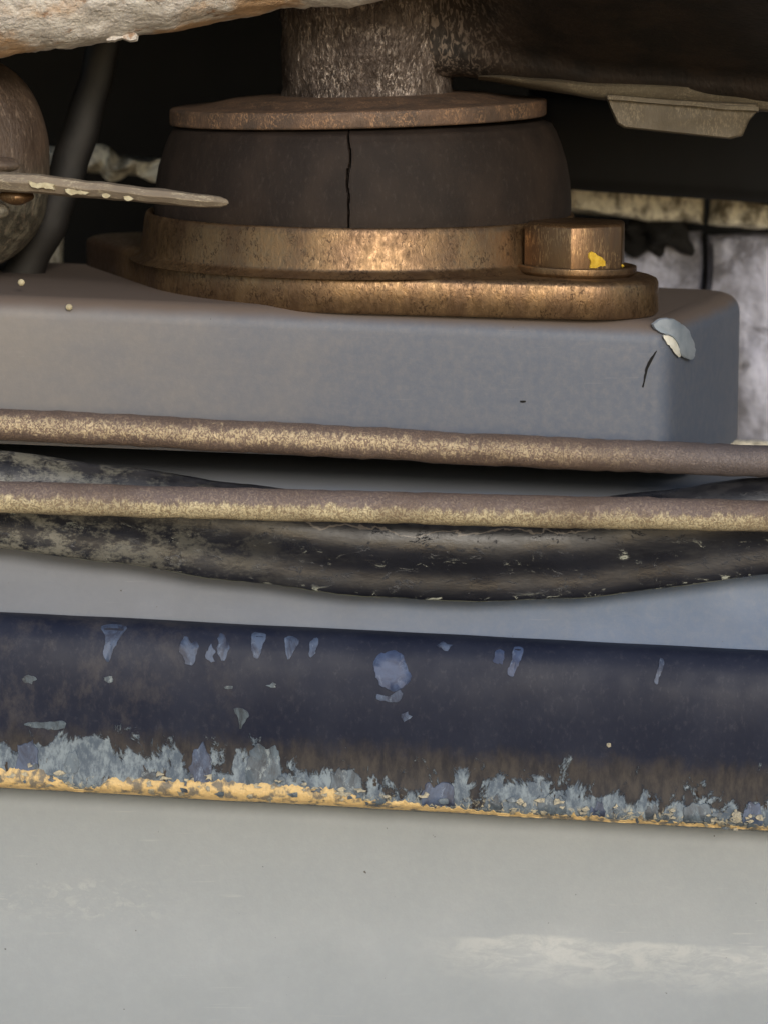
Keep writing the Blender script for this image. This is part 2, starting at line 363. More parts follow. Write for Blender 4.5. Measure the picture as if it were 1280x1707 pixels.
# ---- grey upper beam: a plan path carried down a rounded section
SL = -0.040
ZT = P(640, 519, 0).z
def top_z(X): return ZT + SL*X
path = [(-.34, 0), (-.2, 0), (-.12, 0), (-.04, 0), (.02, 0), (.06, 0)]
xg = P(1068, 600, 0).x
path += [(xg-.006, 0), (xg-.002, .0003), (xg, .0005), (xg+.0015, .0006), (xg+.003, .0004), (xg+.0045, .0003), (xg+.0060, .0006), (xg+.0075, .0013), (xg+.0090, .0026), (xg+.0105, .0048), (xg+.0122, .0084), (xg+.0145, .0150), (xg+.020, .032)]
end = P(1232, 600, .12)
path += [(lerp(xg+.020, end.x, .55), .075), (end.x-.002, .112), (end.x-.0005, .118), (end.x-.003, .125), (end.x-.012, .13), (-.34, .135)]
pv = [Vector(p) for p in path]; nrm = []
for i, p in enumerate(pv):
    a = pv[max(i-1, 0)]; b = pv[min(i+1, len(pv)-1)]; t = (b-a).normalized(); nrm.append(Vector((t.y, -t.x)))
    if i == 0: nrm[-1] = Vector((0, -1))
rr = .0075; rows = []
zb = -.050
for k in range(8):
    th = k/7*math.pi/2
    ins = rr*(1-math.sin(th)); dz = rr*(1-math.cos(th))   # k=0 top (inset rr), k=7 face
    rows.append([Vector((p.x-n.x*ins, p.y-n.y*ins, top_z(p.x)-dz)) for p, n in zip(pv, nrm)])
for t in (.25, .5, .75, 1):
    rows.append([Vector((p.x, p.y, lerp(top_z(p.x)-rr, top_z(p.x)+zb-(.005 if p.y > .028 and p.x > 0 else 0), t))) for p in pv])
V, F = grid(rows)
F.append(tuple(range(len(pv)))); n0 = (len(rows)-1)*len(pv); F.append(tuple(n0+i for i in range(len(pv))))
beam = thing('chassis_beam', 'grey painted upper beam with rounded right corner carrying the rusty round mount', 'beam', (0, .06, ZT-.05))
link('beam_shell', V, F, MT['beam'], beam, angle=50)

def patch(name, pts, surf, mat, parent=None, th=.0003, jit=0.0):
    """a thin raised patch with a torn outline; pts are pixels, surf(px,py) gives the surface point"""
    fine = []
    for i in range(len(pts)):
        a, b, c_, d = pts[i-1], pts[i], pts[(i+1) % len(pts)], pts[(i+2) % len(pts)]
        m_ = max(1, int(math.dist(b, c_)/3.5))
        for k in range(m_):
            t = k/m_; q = []
            for ax in (0, 1):
                q.append(.5*(2*b[ax]+(c_[ax]-a[ax])*t+(2*a[ax]-5*b[ax]+4*c_[ax]-d[ax])*t*t+(3*b[ax]-a[ax]-3*c_[ax]+d[ax])*t**3))
            jt = min(1.3, .05*math.dist((min(p[0] for p in pts), min(p[1] for p in pts)), (max(p[0] for p in pts), max(p[1] for p in pts))))
            q[0] += jt*noise.noise(Vector((q[0]*.16, q[1]*.16, 1)))*1.8; q[1] += jt*noise.noise(Vector((q[0]*.16, q[1]*.16, 7)))*1.8
            fine.append(tuple(q))
    pts = fine
    n = len(pts); c = (sum(p[0] for p in pts)/n, sum(p[1] for p in pts)/n)
    ring0 = [surf(*p) for p in pts]; ring1 = []
    for p in pts:
        q = (lerp(p[0], c[0], .08), lerp(p[1], c[1], .08)); ring1.append(surf(*q)+Vector((0, -th, th*.3)))
    ring2 = [surf(lerp(p[0], c[0], .55), lerp(p[1], c[1], .55))+Vector((0, -th, th*.3)) for p in pts]
    ring0 = [v+Vector((0, .0006, 0)) for v in ring0]
    V = ring0+ring1+ring2+[surf(*c)+Vector((0, -th, th*.3))]; F = []
    for a, b in ((0, n), (n, 2*n)):
        for i in range(n): j = (i+1) % n; F.append((a+i, a+j, b+j, b+i))
    for i in range(n): F.append((2*n+i, 2*n+(i+1) % n, 3*n))
    o = link(name, V, F, mat, parent, angle=60); return o
def blob(cx, cy, rx, ry, n=14, rag=.3, seed=0):
    rnd = random.Random(seed); ph = rnd.random()*9
    return [(cx+rx*math.cos(a)*(1+rag*noise.noise(Vector((math.cos(a)*1.7+ph, math.sin(a)*1.7, ph)))*2),
             cy+ry*math.sin(a)*(1+rag*noise.noise(Vector((math.cos(a)*1.7+ph, math.sin(a)*1.7, ph+5)))*2)) for a in [2*math.pi*i/n for i in range(n)]]
def beam_surf(px, py):
    q = P(px, py, 0)
    for (x0, y0), (x1, y1) in zip(path, path[1:]):
        if x0 <= q.x <= x1:
            yy = lerp(y0, y1, (q.x-x0)/(x1-x0)); return P(px, py, yy)
    return q
# pale drip with a cream chip on the corner
drip = [(1088, 538), (1100, 531), (1118, 531), (1136, 540), (1150, 556), (1158, 576), (1158, 594), (1150, 600), (1140, 596), (1134, 594), (1130, 575), (1120, 562), (1108, 558), (1094, 552), (1087, 545)]
o = patch('paint_drip', drip, beam_surf, MT['pale'], beam, .0007)
o['label'] = 'pale curved run of paint on the beam corner'
o = patch('paint_chip', [(1102, 559), (1116, 560), (1126, 568), (1132, 582), (1133, 595), (1126, 592), (1114, 576)], lambda a, b: beam_surf(a, b)+Vector((0, -.0006, 0)), MT['white_chip'], beam, .0005)
o['label'] = 'cream chip beside the paint drip'

o = patch('crevice_shade', [(1096, 582), (1088, 590), (1079, 604), (1073, 622), (1070, 648), (1071.5, 649), (1075.5, 624), (1082, 607), (1090, 593)], beam_surf, MT['black'], beam, .0002)  # dark patch painted in for the shade of the corner crevice
o['label'] = 'thin dark crescent painted as crevice shade left of the drip'
# ---- lower grey rail
def sweep(rows_px, x0=-160, x1=1440, n=60, amp=0, ns=20, seed=0):
    """rows_px: list of (pyL, pyR, Y) given at px 0 and px 1280"""
    rows = []
    for i in range(n+1):
        px = lerp(x0, x1, i/n); row = []
        for (a, b, Y) in rows_px:
            t = px/1280; q = P(px, lerp(a, b, t), Y)
            if amp: q = q+Vector((0, amp*nz(q, ns, seed), amp*.5*nz(q, ns, seed+4)))
            row.append(q)
        rows.append(row)
    return grid(rows)
rail_prof = [(722, 772, .10), (740, 792, .055), (754, 806, .032), (765, 817, .020), (777, 828, .012), (793, 843, .009), (815, 865, .007), (860, 910, .005), (920, 970, .002), (980, 1035, -.002), (1030, 1090, -.007), (1070, 1130, -.010), (1200, 1260, -.010)]
rail = link('lower_rail', *sweep(rail_prof), MT['rail'])
tag(rail, 'blue grey painted lower rail face seen above and below the sagging hose', 'rail')

# ---- dark bar with flaking paint
BAR = [(1020, 1084, -.008), (1023, 1087, -.0135), (1029, 1092, -.0175), (1040, 1103, -.0205), (1065, 1128, -.0235), (1110, 1172, -.0255), (1160, 1222, -.0255), (1205, 1268, -.0235),
       (1240, 1304, -.0225), (1275, 1340, -.0235), (1298, 1366, -.0245), (1305, 1376, -.0240), (1311, 1383, -.0215), (1314, 1386, -.014), (1290, 1360, -.005)]
def bar_surf(px, py):
    t = px/1280
    pr = [(lerp(a, b, t), Y) for a, b, Y in BAR[:-2]]
    Y = pr[-1][1]
    if py <= pr[0][0]: Y = pr[0][1]
    for (a, ya), (b, yb) in zip(pr, pr[1:]):
        if a <= py <= b: Y = lerp(ya, yb, (py-a)/(b-a)); break
    q = P(px, py, Y); return q+Vector((0, .0004*nz(q, 45, 0), .0002*nz(q, 45, 4)))
bar = thing('edge_bar', 'dark navy rounded bar with blue grey flaking paint along its lower edge', 'bar', (0, -.01, -.08))
BV, BF = sweep(BAR, n=220, amp=.0004, ns=45)
body = link('bar_body', BV, BF, MT['bar'], bar)
attr = body.data.attributes.new('edge', 'FLOAT', 'POINT'); nb = len(BAR); mb = BAR[-2]
key = {tuple(round(c, 5) for c in v): (mb[0]-BAR[i % nb][0])/100 for i, v in enumerate(BV)}
for v in body.data.vertices:
    attr.data[v.index].value = key.get(tuple(round(c, 5) for c in v.co), 0)
def strip(name, lo, hi, mat, x0=-40, x1=1330, step=7, th=.0004, toplen=0, seed=0, **kw):
    """irregular raised band near the lower edge: lo(px)..hi(px) pixels from the bar bottom"""
    V = []; F = []; n = 0; px = x0
    while px <= x1:
        bot = lerp(1311, 1383, px/1280)
        a = bot-lo(px); b = bot-hi(px)
        for k in range(6):
            py = lerp(a, b, k/5); q = bar_surf(px, py)
            V.append(q+Vector((0, -(th if 0 < k < 5 else -.0006), 0)))
        n += 1; px += step
    for i in range(n-1):
        for k in range(5): F.append((i*6+k, i*6+k+1, (i+1)*6+k+1, (i+1)*6+k))
    return link(name, V, F, mat, bar, angle=70)
def fr(px, s, sd=0): return noise.noise(Vector((px/s, sd*3.1, sd)))
0 and strip('corroded_band', lambda p: 2, lambda p: 84+12*fr(p, 70, 1)+6*fr(p, 14, 2), MT['bare'], th=.0005)
o = strip('primer_band', lambda p: -2.5, lambda p: max(3.5, interp([(-50, 40), (85, 32), (110, 7), (160, 6), (185, 24), (250, 30), (400, 34), (560, 30), (620, 14), (760, 5), (1300, 4)], p)+9*fr(p, 24, 7)+9*fr(p, 7, 8)), MT['primer'], th=.0006, step=3)
o['label'] = 'yellow primer line, widest at the left'
# ragged patches of old paint hanging along the lower edge
rnd = random.Random(11); px = -30; i = 0
while px < 1310:
    wdt = rnd.uniform(18, 62); h = rnd.uniform(14, 66)*(1 if wdt > 30 else .6)
    bot = lerp(1311, 1383, px/1280); base = bot-interp([(-50, 34), (560, 26), (620, 8), (1300, 5)], px)
    cx = px+wdt/2; pts = []
    for k in range(26):
        a = 2*math.pi*k/26; ca, sa = math.cos(a), math.sin(a)
        xx = cx+wdt*.5*math.copysign(abs(ca)**.6, ca); up = max(0, -sa)
        yy = base+(sa*6 if sa > 0 else -h*abs(sa)**.7)
        xx += 6*noise.noise(Vector((ca*2+i, sa*2, i*.7))); yy += (14 if sa < 0 else 5)*noise.noise(Vector((ca*3.5+i*2, sa*3, i)))
        pts.append((xx, yy))
    if i % 2: patch('paint_chip', pts, bar_surf, [MT['chip_grey'], MT['chip_blue'], MT['chip_grey']][i % 3], bar, .0003+.0001*(i % 3))
    px += wdt*rnd.uniform(.9, 1.5)+(22 if rnd.random() < .25 else 0); i += 1
# single chips on the dark face
chips = [([(170, 1042), (212, 1044), (202, 1062), (190, 1085), (181, 1106), (171, 1092), (176, 1066)], 'chip_blue'),
 (blob(316, 1086, 15, 24, 14, .4, 1), 'chip_blue'), (blob(352, 1092, 7, 16, 12, .4, 2), 'chip_blue'), (blob(372, 1080, 13, 24, 14, .45, 3), 'chip_blue'),
 ([(420, 1056), (444, 1058), (438, 1080), (431, 1098), (421, 1094)], 'chip_blue'), ([(475, 1062), (500, 1066), (490, 1086), (480, 1100)], 'chip_blue'), ([(519, 1066), (532, 1066), (524, 1092), (514, 1095)], 'chip_blue'),
 (blob(653, 1118, 31, 36, 22, .12, 5), 'chip_deep'), ([(626, 1157), (640, 1161), (652, 1158), (668, 1150), (673, 1160), (664, 1170), (640, 1169), (627, 1166)], 'chip_blue'),
 (blob(832, 1094, 11, 13, 12, .4, 6), 'chip_deep'), ([(855, 1078), (872, 1080), (868, 1100), (860, 1116), (852, 1131), (844, 1120), (852, 1100)], 'chip_deep'),
 ([(1100, 1095), (1107, 1102), (1104, 1115), (1098, 1130), (1093, 1142), (1089, 1136), (1094, 1118), (1098, 1108)], 'chip_blue'),
 ([(390, 1180), (412, 1183), (416, 1192), (408, 1205), (401, 1217), (398, 1200)], 'chip_grey'), (blob(48, 1133, 13, 8, 12, .3, 8), 'chip_grey'), (blob(182, 1132, 9, 6, 12, .4, 9), 'chip_grey'),
 ([(40, 1206), (70, 1203), (110, 1203), (110, 1214), (88, 1217), (70, 1214), (52, 1213)], 'chip_grey'), (blob(676, 1195, 10, 7, 10, .4, 10), 'chip_blue'), (blob(1014, 1242, 5, 4, 8, .3, 11), 'crust'),
 (blob(742, 1078, 14, 7, 10, .4, 13), 'chip_blue'), (blob(382, 1146, 8, 3, 8, .4, 14), 'chip_grey'), (blob(455, 1143, 9, 4, 8, .5, 15), 'chip_grey')]
for i, (pts, mk) in enumerate(chips):
    o = patch('paint_chip', pts, bar_surf, MT[mk], bar, .0003)
    if i == 7: o['label'] = 'large oval blue chip in the middle of the bar'
# crumbs of crust
for i in range(110):
    px = rnd.uniform(560, 1290) if i > 45 else rnd.choice((rnd.uniform(230, 380), rnd.uniform(-10, 120), rnd.uniform(400, 600))); bot = lerp(1311, 1383, px/1280)
    if i > 90: px = rnd.uniform(1170, 1270); bot = lerp(1318, 1390, px/1280)
    patch('crust_flake', blob(px, bot-rnd.uniform(2, 40)**(1 if i < 46 else .9), rnd.uniform(3, 9), rnd.uniform(2, 5), 8, .7, i+50), bar_surf, MT['crust' if i % 3 else 'chip_grey'], bar, .0012)

# ---- light grey bottom panel
PAN = [(1265, 1335, .004), (1300, 1370, .002), (1318, 1390, .0000), (1350, 1420, -.0010), (1400, 1470, -.0024), (1480, 1550, -.0052), (1540, 1606, -.0085), (1600, 1650, -.0125), (1680, 1720, -.0185), (1760, 1780, -.025), (1900, 1900, -.038)]
V, F = sweep(PAN, n=90, amp=.0003, ns=16, seed=3)
pan = link('bottom_panel', V, F, MT['panel']); tag(pan, 'light grey painted sheet filling the bottom under the flaking bar', 'panel')

# ---- round mount
X0, Y0 = -.0086, .078; S = 4650.
mount = thing('rubber_mount', 'round rubber and rusty steel mount bolted on the grey beam', 'mount', (X0, Y0, ZT))
def zf(py, r): return P(640, py, Y0-r).z
TL = R(1.4)
c0 = (X0, Y0)
# plate hull
bx, by = .0655, .027; er = .0285; Rc = .0772
a0 = Vector((bx-X0, by-Y0)); dv = a0.normalized(); dist = a0.length
circles = [(Vector(c0), Rc+.0012), (Vector((bx, by)), er), (Vector((2*X0-bx, 2*Y0-by)), er)]
pts = []
for c_, r_ in circles:
    for k in range(72): pts.append(c_+Vector((math.cos(k/36*math.pi), math.sin(k/36*math.pi)))*r_)
pts.sort(key=lambda p: (p.x, p.y))
def half(ps):
    h = []
    for p in ps:
        while len(h) > 1 and (h[-1]-h[-2]).cross(p-h[-2]) <= 1e-12: h.pop()
        h.append(p)
    return h
hull = half(pts)[:-1]+half(pts[::-1])[:-1]
# resample hull evenly
per = [(a, b) for a, b in zip(hull, hull[1:]+hull[:1])]; L = sum((b-a).length for a, b in per); N = 200; out = []; acc = 0; it = iter(per); a, b = next(it); l0 = (b-a).length
for i in range(N):
    d = L*i/N
    while acc+l0 < d: acc += l0; a, b = next(it); l0 = (b-a).length
    out.append(a+(b-a)*((d-acc)/max(l0, 1e-9)))
hull = out
hn = []
for i in range(N):
    t = (hull[(i+1) % N]-hull[i-1]).normalized(); hn.append(Vector((t.y, -t.x)))
z_pb = P(640, 519, -.001).z-.0012; z_pt = P(640, 461, -.001).z
def tz(p): return -math.tan(TL)*(p.x-0)
rows = []
for ins, z in ((.0008, z_pb), (0, z_pb+.001), (0, z_pt-.0022), (.0006, z_pt-.0008), (.0024, z_pt)):
    rows.append([Vector(((p-n*ins).x, (p-n*ins).y, z+tz(p))) for p, n in zip(hull, hn)])
cen = [Vector((X0, Y0))]
V, F = grid(rows, False, True); F.append(tuple(4*N+i for i in range(N)))
link('flange_plate', V, F, MT['flange'], mount, angle=50)
zl = zf(384, Rc)
prof = round_prof([(Rc-.004, zl-.02), (Rc-.0035, zl-.001), (Rc-.0015, zl+.001), (Rc-.0006, zl-.0010), (Rc+.0010, z_pt+.0015), (Rc+.005, z_pt-.0008)], .001, 3)
V, F = lathe([(p.x, p.y) for p in prof], 160, amp=.0004, tilt=TL*.3, c=c0)
link('collar', V, F, MT['flange'], mount, angle=60)
# rubber with a vertical crack
prof = [(.058, zf(216, .066)), (.0640, zf(219, .066)), (.0672, zf(225, .067)), (.0690, zf(240, .068)), (.0708, zf(265, .07)), (.0726, zf(295, .072)), (.0738, zf(330, .073)), (.0744, zf(365, .074)), (.0742, zf(395, .074)), (.0738, zf(410, .074))]
P2 = []
for (r1, z1), (r2, z2) in zip(prof, prof[1:]):
    for k in range(4): P2.append((lerp(r1, r2, k/4), lerp(z1, z2, k/4)))
P2.append(prof[-1])
rows = []
thc = math.asin(-((600-581)/S)/.070)
ths = [2*math.pi*k/360-math.pi+.0001 for k in range(360)]+[-math.pi/2+thc+(k-60)*.0014+.00037 for k in range(121)]
ths.sort(); seg = len(ths)
for r, z in P2:
    row = []
    for th in ths:
        d = (th+math.pi/2-thc)+.020*noise.noise(Vector((z*130, 0, 0)))+.008*noise.noise(Vector((z*600, 3, 0)))
        if d > math.pi: d -= 2*math.pi
        cut = .0040*math.exp(-(d/lerp(.0016, .0038, max(0, min(1, (z-P2[-1][1])/(P2[0][1]-P2[-1][1])))))**2)-.0004*math.exp(-((d-.008)/.008)**2)
        rr_ = r-cut+.0003*noise.noise(Vector((math.cos(th)*4, math.sin(th)*4, z*60)))
        x = rr_*math.cos(th); row.append(Vector((X0+x+.001, Y0+rr_*math.sin(th), z+.012*x)))
    rows.append(row)
V, F = grid(rows, False, True, False)
link('rubber_ring', V, F, MT['rubber'], mount, angle=60)
# thin dark washer line and top disc
zd = zf(215, .0667); zu = zf(186, .0667)
prof = round_prof([(.02, zd-.001), (.0668, zd), (.0668, zu), (.056, zu+.0006), (.046, zu+.0026), (.036, zu+.0032), (.028, zu+.0034)], .0010, 4)
V, F = lathe([(p.x, p.y) for p in prof], 160, cap=True, amp=.0003, tilt=-R(1.5), c=(X0-.0005, Y0))
link('top_disc', V, F, MT['disc'], mount, angle=60)
zc = zu+.001
prof = [(.0325, zc-.001), (.0308, zc+.0015), (.0302, zc+.005), (.0302, zc+.012), (.0308, zc+.025), (.0318, zc+.04), (.0318, zc+.075)]
P2 = []
for (r1, z1), (r2, z2) in zip(prof, prof[1:]):
    for k in range(8): P2.append((lerp(r1, r2, k/8), lerp(z1, z2, k/8)))
V, F = lathe(P2, 160, cap=True, amp=.0008, ns=90, c=(X0+.0030, Y0))
V = [v+Vector((v.x-X0, v.y-Y0, 0)).normalized()*(.0007*nz(v, 140)+.0004*nz(v, 420)) for v in V]
link('column', V, F, MT['column'], mount, angle=70)
# bolt
zt = z_pt+tz(Vector((bx, by)))
bolt_z = zt+.0012
hr = .0164/math.cos(R(30)); rows = []
for rr_, z in ((1, bolt_z), (1, bolt_z+.0154), (.985, bolt_z+.0160), (.93, bolt_z+.0166)):
    row = []
    for k in range(6):
        a = R(-97+60*k)
        for s_ in (-.03, .03):
            row.append(Vector((bx-.0003+hr*rr_*math.cos(a+s_*.6), by+hr*rr_*math.sin(a+s_*.6), z)))
    rows.append(row)
V, F = grid(rows, False, True, True)
bolt = link('bolt', V, F, MT['bolt'], mount, angle=35)
prof = round_prof([(.012, zt-.0004), (.0186, zt-.0004), (.0206, zt+.0010), (.0207, zt+.0032), (.0196, zt+.0034), (.0172, zt+.0014), (.012, zt+.0018)], .0004, 3)
V, F = lathe([(p.x, p.y) for p in prof], 64, cap=True, tilt=TL, amp=.0004, c=(bx+.0002, by))
link('washer', V, F, MT['flange'], bolt, angle=60)
def hex_surf(px, py):
    Y = by-hr*math.cos(R(0))+abs(P(px, py, by-.01).x-bx)*math.tan(R(30)); return P(px, py, Y-.0002)
ym = [(981, 421), (990, 420), (996, 426), (1003, 428), (1008, 436), (1020, 437), (1036, 440), (1041, 444), (1030, 447), (1012, 445), (1000, 444), (992, 448), (981, 448), (983, 438), (979, 430)]
patch('paint_mark', ym, hex_surf, MT['yellow'], bolt, .0003)['label'] = 'yellow paint smear on the right face of the bolt head'

# ---- pipes
def pipe(name, tab, Yc, rpx, mat, label, grp):
    pts = []
    for i in range(91):
        px = lerp(-120, 1400, i/90); pts.append(P(px, interp(tab, px)+1.5*fr(px, 160, rpx), Yc))
    r = rpx/(FPX/(DIST+Yc)); rad = [r*(1+.02*fr(i*17, 90, 2)) for i in range(91)]
    V, F = tube(pts, rad, 40, amp=.0004, ns=260)
    o = link(name, V, F, mat); tag(o, label, 'pipe', grp); return o
def lin_tab(a, b): return [(-200, a-(b-a)*200/1280), (1480, b+(b-a)*200/1280)]
G = 'thin rusty pipes running across the rail'
def itp(tab): return tab
pipe('metal_pipe', [(-200, 700), (0, 708), (200, 716), (400, 727), (600, 738), (800, 749), (1000, 759), (1280, 769), (1480, 776)], -.018, 27, MT['pipe'], 'upper rusty pipe, directly beneath the grey beam face', G)
pipe('metal_pipe', [(-200, 823), (0, 829), (300, 837), (640, 846), (1000, 855), (1280, 860), (1480, 863)], -.032, 27, MT['pipe_low'], 'lower pipe with light from below painted as cream flecks, crossing in front of the black hose', G)

# ---- sagging hose
tab = [(-200, 820), (0, 833), (200, 858), (400, 888), (600, 913), (800, 922), (950, 917), (1100, 899), (1280, 875), (1480, 850)]
pts = []
for i in range(141):
    px = lerp(-140, 1420, i/140); pts.append(P(px, interp(tab, px), -.0085))
V, F = tube(pts, .0165, 96, amp=.0005, ns=30, squash=(1, .55), shape=lambda a: 1+.20*math.exp(-((a-222)/13)**2)-.10*math.exp(-((a-250)/16)**2))
V = [v+Vector((0, 0, .0002*nz(v, 220))) for v in V]
h = link('rubber_hose', V, F, MT['hose']); tag(h, 'thick black dusty hose sagging behind the lower pipe', 'hose')

# ---- foam sleeve at top left
tab = [(-200, 108), (0, 92), (100, 80), (230, 62), (350, 38), (460, 15), (560, 6), (640, -2), (760, -20), (950, -60)]
pts = []; rad = []
for i in range(141):
    px = lerp(-180, 900, i/140); r = .036; pts.append(P(px, interp(tab, px), .018)+Vector((0, 0, r))); rad.append(r)
V, F = tube(pts, rad, 110)
V = [v+Vector((.0, -.0012*nz(v, 45)-.0010*nz(v, 150), .0014*nz(v, 40, 3)+.0010*nz(v, 120, 5)+.0006*nz(v, 350))) for v in V]
o = link('foam_sleeve', V, F, MT['foam']); tag(o, 'white crumbly insulation sleeve stained orange across the top left corner', 'insulation')
o = patch('torn_flake', [(176, 70), (190, 62), (214, 58), (229, 57), (230, 68), (218, 70), (205, 66), (192, 70)], lambda a, b: P(a, b, .008), MT['foam'], None, .002)
tag(o, 'small torn flake hanging under the insulation sleeve', 'flake')

# ---- round canister with knob and pin on the left
cx, cyy = P(-92, 280, .03).x, .06
prof = []
for i in range(41):
    t = i/40; py = lerp(90, 470, t); prof.append((max(.002, .0325*(max(0, 1-abs(2*t-1)**2.6))**.5), P(-60, py, .03).z))
V, F = lathe(prof, 96, cap=True, amp=.0010, ns=50, c=(cx, cyy))
can = thing('round_canister', 'brown rusty rounded canister cut off by the left edge', 'canister', (cx, cyy, P(0, 470, .06).z))
link('canister_body', V, F, MT['canister'], can, angle=60)
pin = thing('flat_pin', 'flat grey metal pin pointing right in front of the rubber mount', 'pin', P(0, 300, -.005))
rows = []
top = [(-60, 283), (20, 287), (60, 289), (150, 301), (250, 313), (340, 324), (366, 327), (378, 331), (382, 336)]
bot = [(-60, 318), (20, 320), (60, 322), (150, 330), (250, 339), (340, 346), (366, 346), (378, 342), (382, 338)]
for i in range(60):
    t = 1-(1-i/59)**1.6; px = lerp(-60, 381.5, t); a = interp(top, px); b = interp(bot, px); mid = lerp(a, b, .45); Yp = lerp(.0, -.010, t)
    w_ = .006*min(1, (384-px)/30)
    row = [P(px, a+1, Yp+w_), P(px, a, Yp-w_*.3), P(px, lerp(a, b, .12), Yp-w_*.8), P(px, mid, Yp-w_), P(px, mid+2, Yp-w_), P(px, lerp(a, b, .9), Yp-w_*.7), P(px, b, Yp-w_*.3), P(px, b, Yp+w_)]
    rows.append([q+Vector((0, 0, .0004*nz(q, 150))) for q in row])
V, F = grid(rows, False, True, True)
link('pin_shaft', V, F, MT['rod'], pin, angle=25)
def pin_surf(px, py): return P(px, py, lerp(.0, -.010, (px+60)/441)-.0064)
for i, pp in enumerate([[(48, 303), (60, 306), (78, 305), (94, 309), (90, 313), (93, 317), (74, 314), (60, 314), (50, 310)], [(108, 317), (114, 314), (126, 317), (150, 321), (146, 325), (128, 324), (118, 326)], [(170, 325), (177, 322), (186, 327), (180, 331), (173, 330)], [(206, 328), (216, 327), (224, 332), (212, 335)]]):
    patch('paint_chip', pp, pin_surf, MT['cream'], pin, .0004)
def lump(name, cx, cy, rx, ry, Y, mat, parent, amp=.001):
    bm = bmesh.new(); bmesh.ops.create_icosphere(bm, subdivisions=4, radius=1)
    c = P(cx, cy, Y); k = (DIST+Y)/FPX
    V = []
    for v in bm.verts:
        q = Vector((v.co.x*rx*k, v.co.y*rx*k*.8, v.co.z*ry*k)); V.append(c+q+v.co*amp*nz(c+q, 160))
    F = [tuple(x.index for x in f.verts) for f in bm.faces]; bm.free()
    return link(name, V, F, mat, parent, angle=80)
lump('pin_head', 0, 276, 34, 14, .000, MT['canister'], pin)
lump('pin_head', 28, 328, 30, 13, .004, MT['bolt'], pin)
lump('pin_head', -6, 350, 24, 14, .006, MT['canister'], pin)

# ---- diagonal black strap
tab = [(60, 176), (120, 164), (200, 140), (280, 116), (360, 84), (440, 46), (500, 20)]
pts = [P(interp(tab, py), py, .085) for py in [40+i*12 for i in range(40)]]
V, F = tube(pts, [.0065*(.9+.25*i/39) for i in range(40)], 32, amp=.0006, ns=50, squash=(1, .6))
o = link('rubber_strap', V, F, MT['strap']); tag(o, 'dark rubber strap running down diagonally behind the flat pin', 'strap')

# ---- cast arm above on the right
def boxrows(rows, mat, name, parent, amp=0, ns=40, angle=50):
    V, F = grid(rows, False, True, True)
    if amp: V = [v+Vector((amp*nz(v, ns), amp*nz(v, ns, 3), amp*nz(v, ns, 7))) for v in V]
    return link(name, V, F, mat, parent, angle=angle)
arm = thing('cast_bracket', 'dark cast arm reaching right from the column at the top', 'bracket', P(1000, 150, .08))
rows = []
low = [(640, 140), (690, 140), (760, 128), (800, 131), (900, 146), (1000, 163), (1100, 170), (1200, 178), (1440, 196)]
for i in range(80):
    px = lerp(620, 1440, i/79); b = interp(low, px); yf = lerp(.060, .040, i/49); r = 16
    lift = 0
    b -= lift
    row = [P(px, b, yf+.07), P(px, b-2, yf+.012)]
    for k in range(7):
        th = k/6*math.pi/2; row.append(P(px, b-r*3*(1-math.cos(th)), yf+.012-.012*math.sin(th)))
    ff = max(0, min(1, (px-720)/260)); ff = ff*ff*(3-2*ff)
    row += [P(px, b-62, yf-.006*ff), P(px, b-110, yf-.030*ff), P(px, b-240, yf-.105*ff), P(px, b-250, yf+.07)]
    rows.append(row)
boxrows(rows, MT['arm'], 'arm_body', arm, .0010, 30, 60)
rows = []
for i in range(40):
    px = lerp(796, 1440, i/39); b = interp(low, px); yf = interp([(620, .060), (1440, .040)], px)
    hh = interp([(796, 3), (850, 10), (1000, 24), (1440, 58)], px)
    rows.append([P(px, b+3, yf+.02), P(px, b+3, yf+.004), P(px, b+1, yf-.001), P(px, b-3, yf-.004), P(px, b-hh*.5, yf-.005), P(px, b-hh*.8, yf-.0055), P(px, b-hh, yf-.004), P(px, b-hh*1.3, yf+.004), P(px, b-hh, yf+.02)])
boxrows(rows, MT['lip'], 'arm_lip', arm, .0006, 60, 60)
# tab below the arm
tabp = [(1008, 160), (1016, 178), (1028, 206), (1040, 213), (1120, 221), (1216, 231), (1236, 226), (1248, 200), (1262, 184), (1262, 172)]
rows = []
for Y, sh in ((.052, 2.5), (.050, .8), (.049, 0), (.039, 0), (.0372, 1), (.0367, 3)):
    cxx, cyy2 = 1136, 190
    rows.append([P(x+(cxx-x)/abs(cxx-x+.01)*sh, y+(1 if y < cyy2 else -1)*sh, Y) for x, y in tabp])
boxrows(rows, MT['tab'], 'arm_tab', arm, .0005, 60, 40)
rows = []
for i in range(20):
    px = lerp(1012, 1262, i/19); y = lerp(164, 184, i/19); rows.append([P(px, y-5, .0345), P(px, y+2, .034), P(px, y+4, .040), P(px, y-6, .040)])
boxrows(rows, MT['lip'], 'tab_rim', arm, .0005, 90, 40)

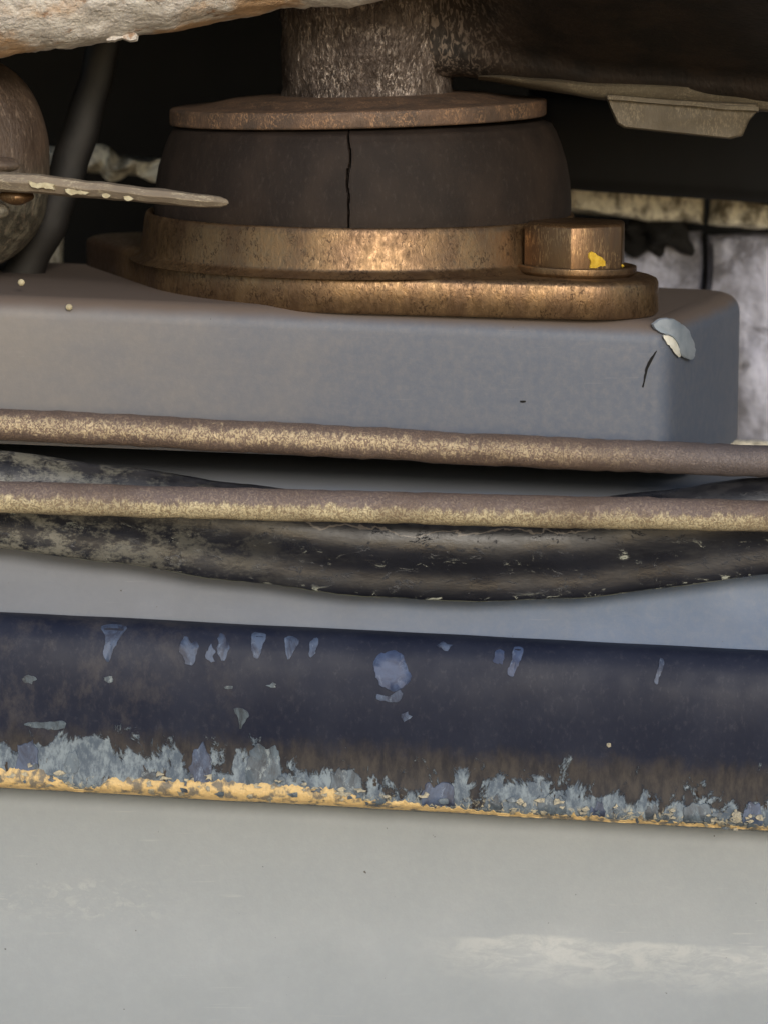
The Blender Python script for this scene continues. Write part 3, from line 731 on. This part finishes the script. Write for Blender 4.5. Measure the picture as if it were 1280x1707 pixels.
# ---- recess behind: black crossmember, crusted ledge, pale housing
def block(name, corners, Yf, Yb, mat, parent=None, amp=0, ns=60, nx=40, nzv=14, rnd_=.12):
    """corners px: TL,TR,BR,BL. Rounded displaced block"""
    rows = []
    for i in range(nx+1):
        u = i/nx; row = []
        tx, ty = lerp(corners[0][0], corners[1][0], u), lerp(corners[0][1], corners[1][1], u)
        bx_, by_ = lerp(corners[3][0], corners[2][0], u), lerp(corners[3][1], corners[2][1], u)
        eu = min(u, 1-u)
        row.append(P(tx, ty, Yb))
        for k in range(nzv+1):
            v = k/nzv; ev = min(v, 1-v)
            bul = (1-min(1, ev/rnd_))**2+(1-min(1, eu/(rnd_*.5)))**2
            q = P(lerp(tx, bx_, v), lerp(ty, by_, v), Yf+min(1, bul)*.006)
            if amp: q = q+Vector((amp*.6*nz(q, ns, 2), amp*nz(q, ns), amp*.6*nz(q, ns, 9)))
            row.append(q)
        row.append(P(bx_, by_, Yb)); rows.append(row)
    V, F = grid(rows, False, True, True); return link(name, V, F, mat, parent, angle=70)
o = block('crossmember', [(880, 150), (1460, 170), (1460, 352), (900, 312)], .17, .26, MT['blackbeam'], None, .001, 30)
tag(o, 'black crossmember behind the mount at the right, above the crusted ledge', 'crossmember')
hs = thing('cast_housing', 'pale grey casting seen behind the right end of the beam', 'housing', P(1180, 740, .26))
block('ledge', [(930, 304), (1174, 324), (1174, 374), (930, 352)], .215, .30, MT['ledge'], hs, .004, 70, 60, 16)
block('ledge', [(1183, 326), (1450, 344), (1450, 392), (1183, 372)], .213, .30, MT['ledge'], hs, .004, 70, 60, 16)
block('casting_panel', [(1010, 384), (1172, 388), (1172, 780), (1010, 770)], .235, .32, MT['housing'], hs, .010, 28, 50, 60, .06)
block('casting_panel', [(1180, 392), (1450, 404), (1450, 742), (1180, 742)], .225, .32, MT['housing'], hs, .010, 28, 50, 60, .04)
block('casting_foot', [(1180, 734), (1450, 740), (1450, 800), (1180, 800)], .205, .32, MT['ledge'], hs, .0015, 50, 50, 12)
lump('dark_lump', 1088, 386, 50, 30, .232, MT['black'], hs, .012)  # black lump just below the ledge
lg = thing('crusted_bracket', 'pale crusted ledge in the dark gap left of the mount', 'bracket', P(160, 300, .26))
block('ledge', [(40, 246), (300, 268), (300, 296), (40, 280)], .20, .30, MT['ledge'], lg, .010, 110, 90, 16)
block('ledge_web', [(76, 290), (104, 292), (104, 470), (76, 470)], .245, .30, MT['ledge'], lg, .003, 70, 10, 40)
# black back wall of the recess; unseen roof and sides added for shade
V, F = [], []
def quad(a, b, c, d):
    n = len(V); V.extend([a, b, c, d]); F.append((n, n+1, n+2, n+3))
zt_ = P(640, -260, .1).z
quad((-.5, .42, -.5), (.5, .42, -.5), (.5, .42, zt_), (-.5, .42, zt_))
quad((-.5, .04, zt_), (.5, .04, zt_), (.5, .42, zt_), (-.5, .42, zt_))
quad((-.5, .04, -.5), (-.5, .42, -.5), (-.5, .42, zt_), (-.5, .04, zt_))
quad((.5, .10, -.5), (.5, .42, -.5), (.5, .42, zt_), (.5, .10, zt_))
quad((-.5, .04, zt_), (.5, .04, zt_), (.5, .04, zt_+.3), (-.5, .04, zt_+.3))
o = link('recess_shade_wall', V, F, MT['black'], smooth=False); o['kind'] = 'structure'

# ---- crumbs on the beam
for (px, py, Y, lab) in ((36, 471, .012, 'pale crumb lying on the beam top near the left edge'), (116, 512, -.0004, 'pale crumb stuck on the upper edge of the beam face')):
    o = lump('grit', px, py, 6, 6, Y, MT['cream'], None, .0003); tag(o, lab, 'grit')
for (px, py) in ((871, 669),):
    o = patch('scratch', [(866, 668), (876, 668), (876, 671), (866, 671)], beam_surf, MT['black'], beam, .0003)
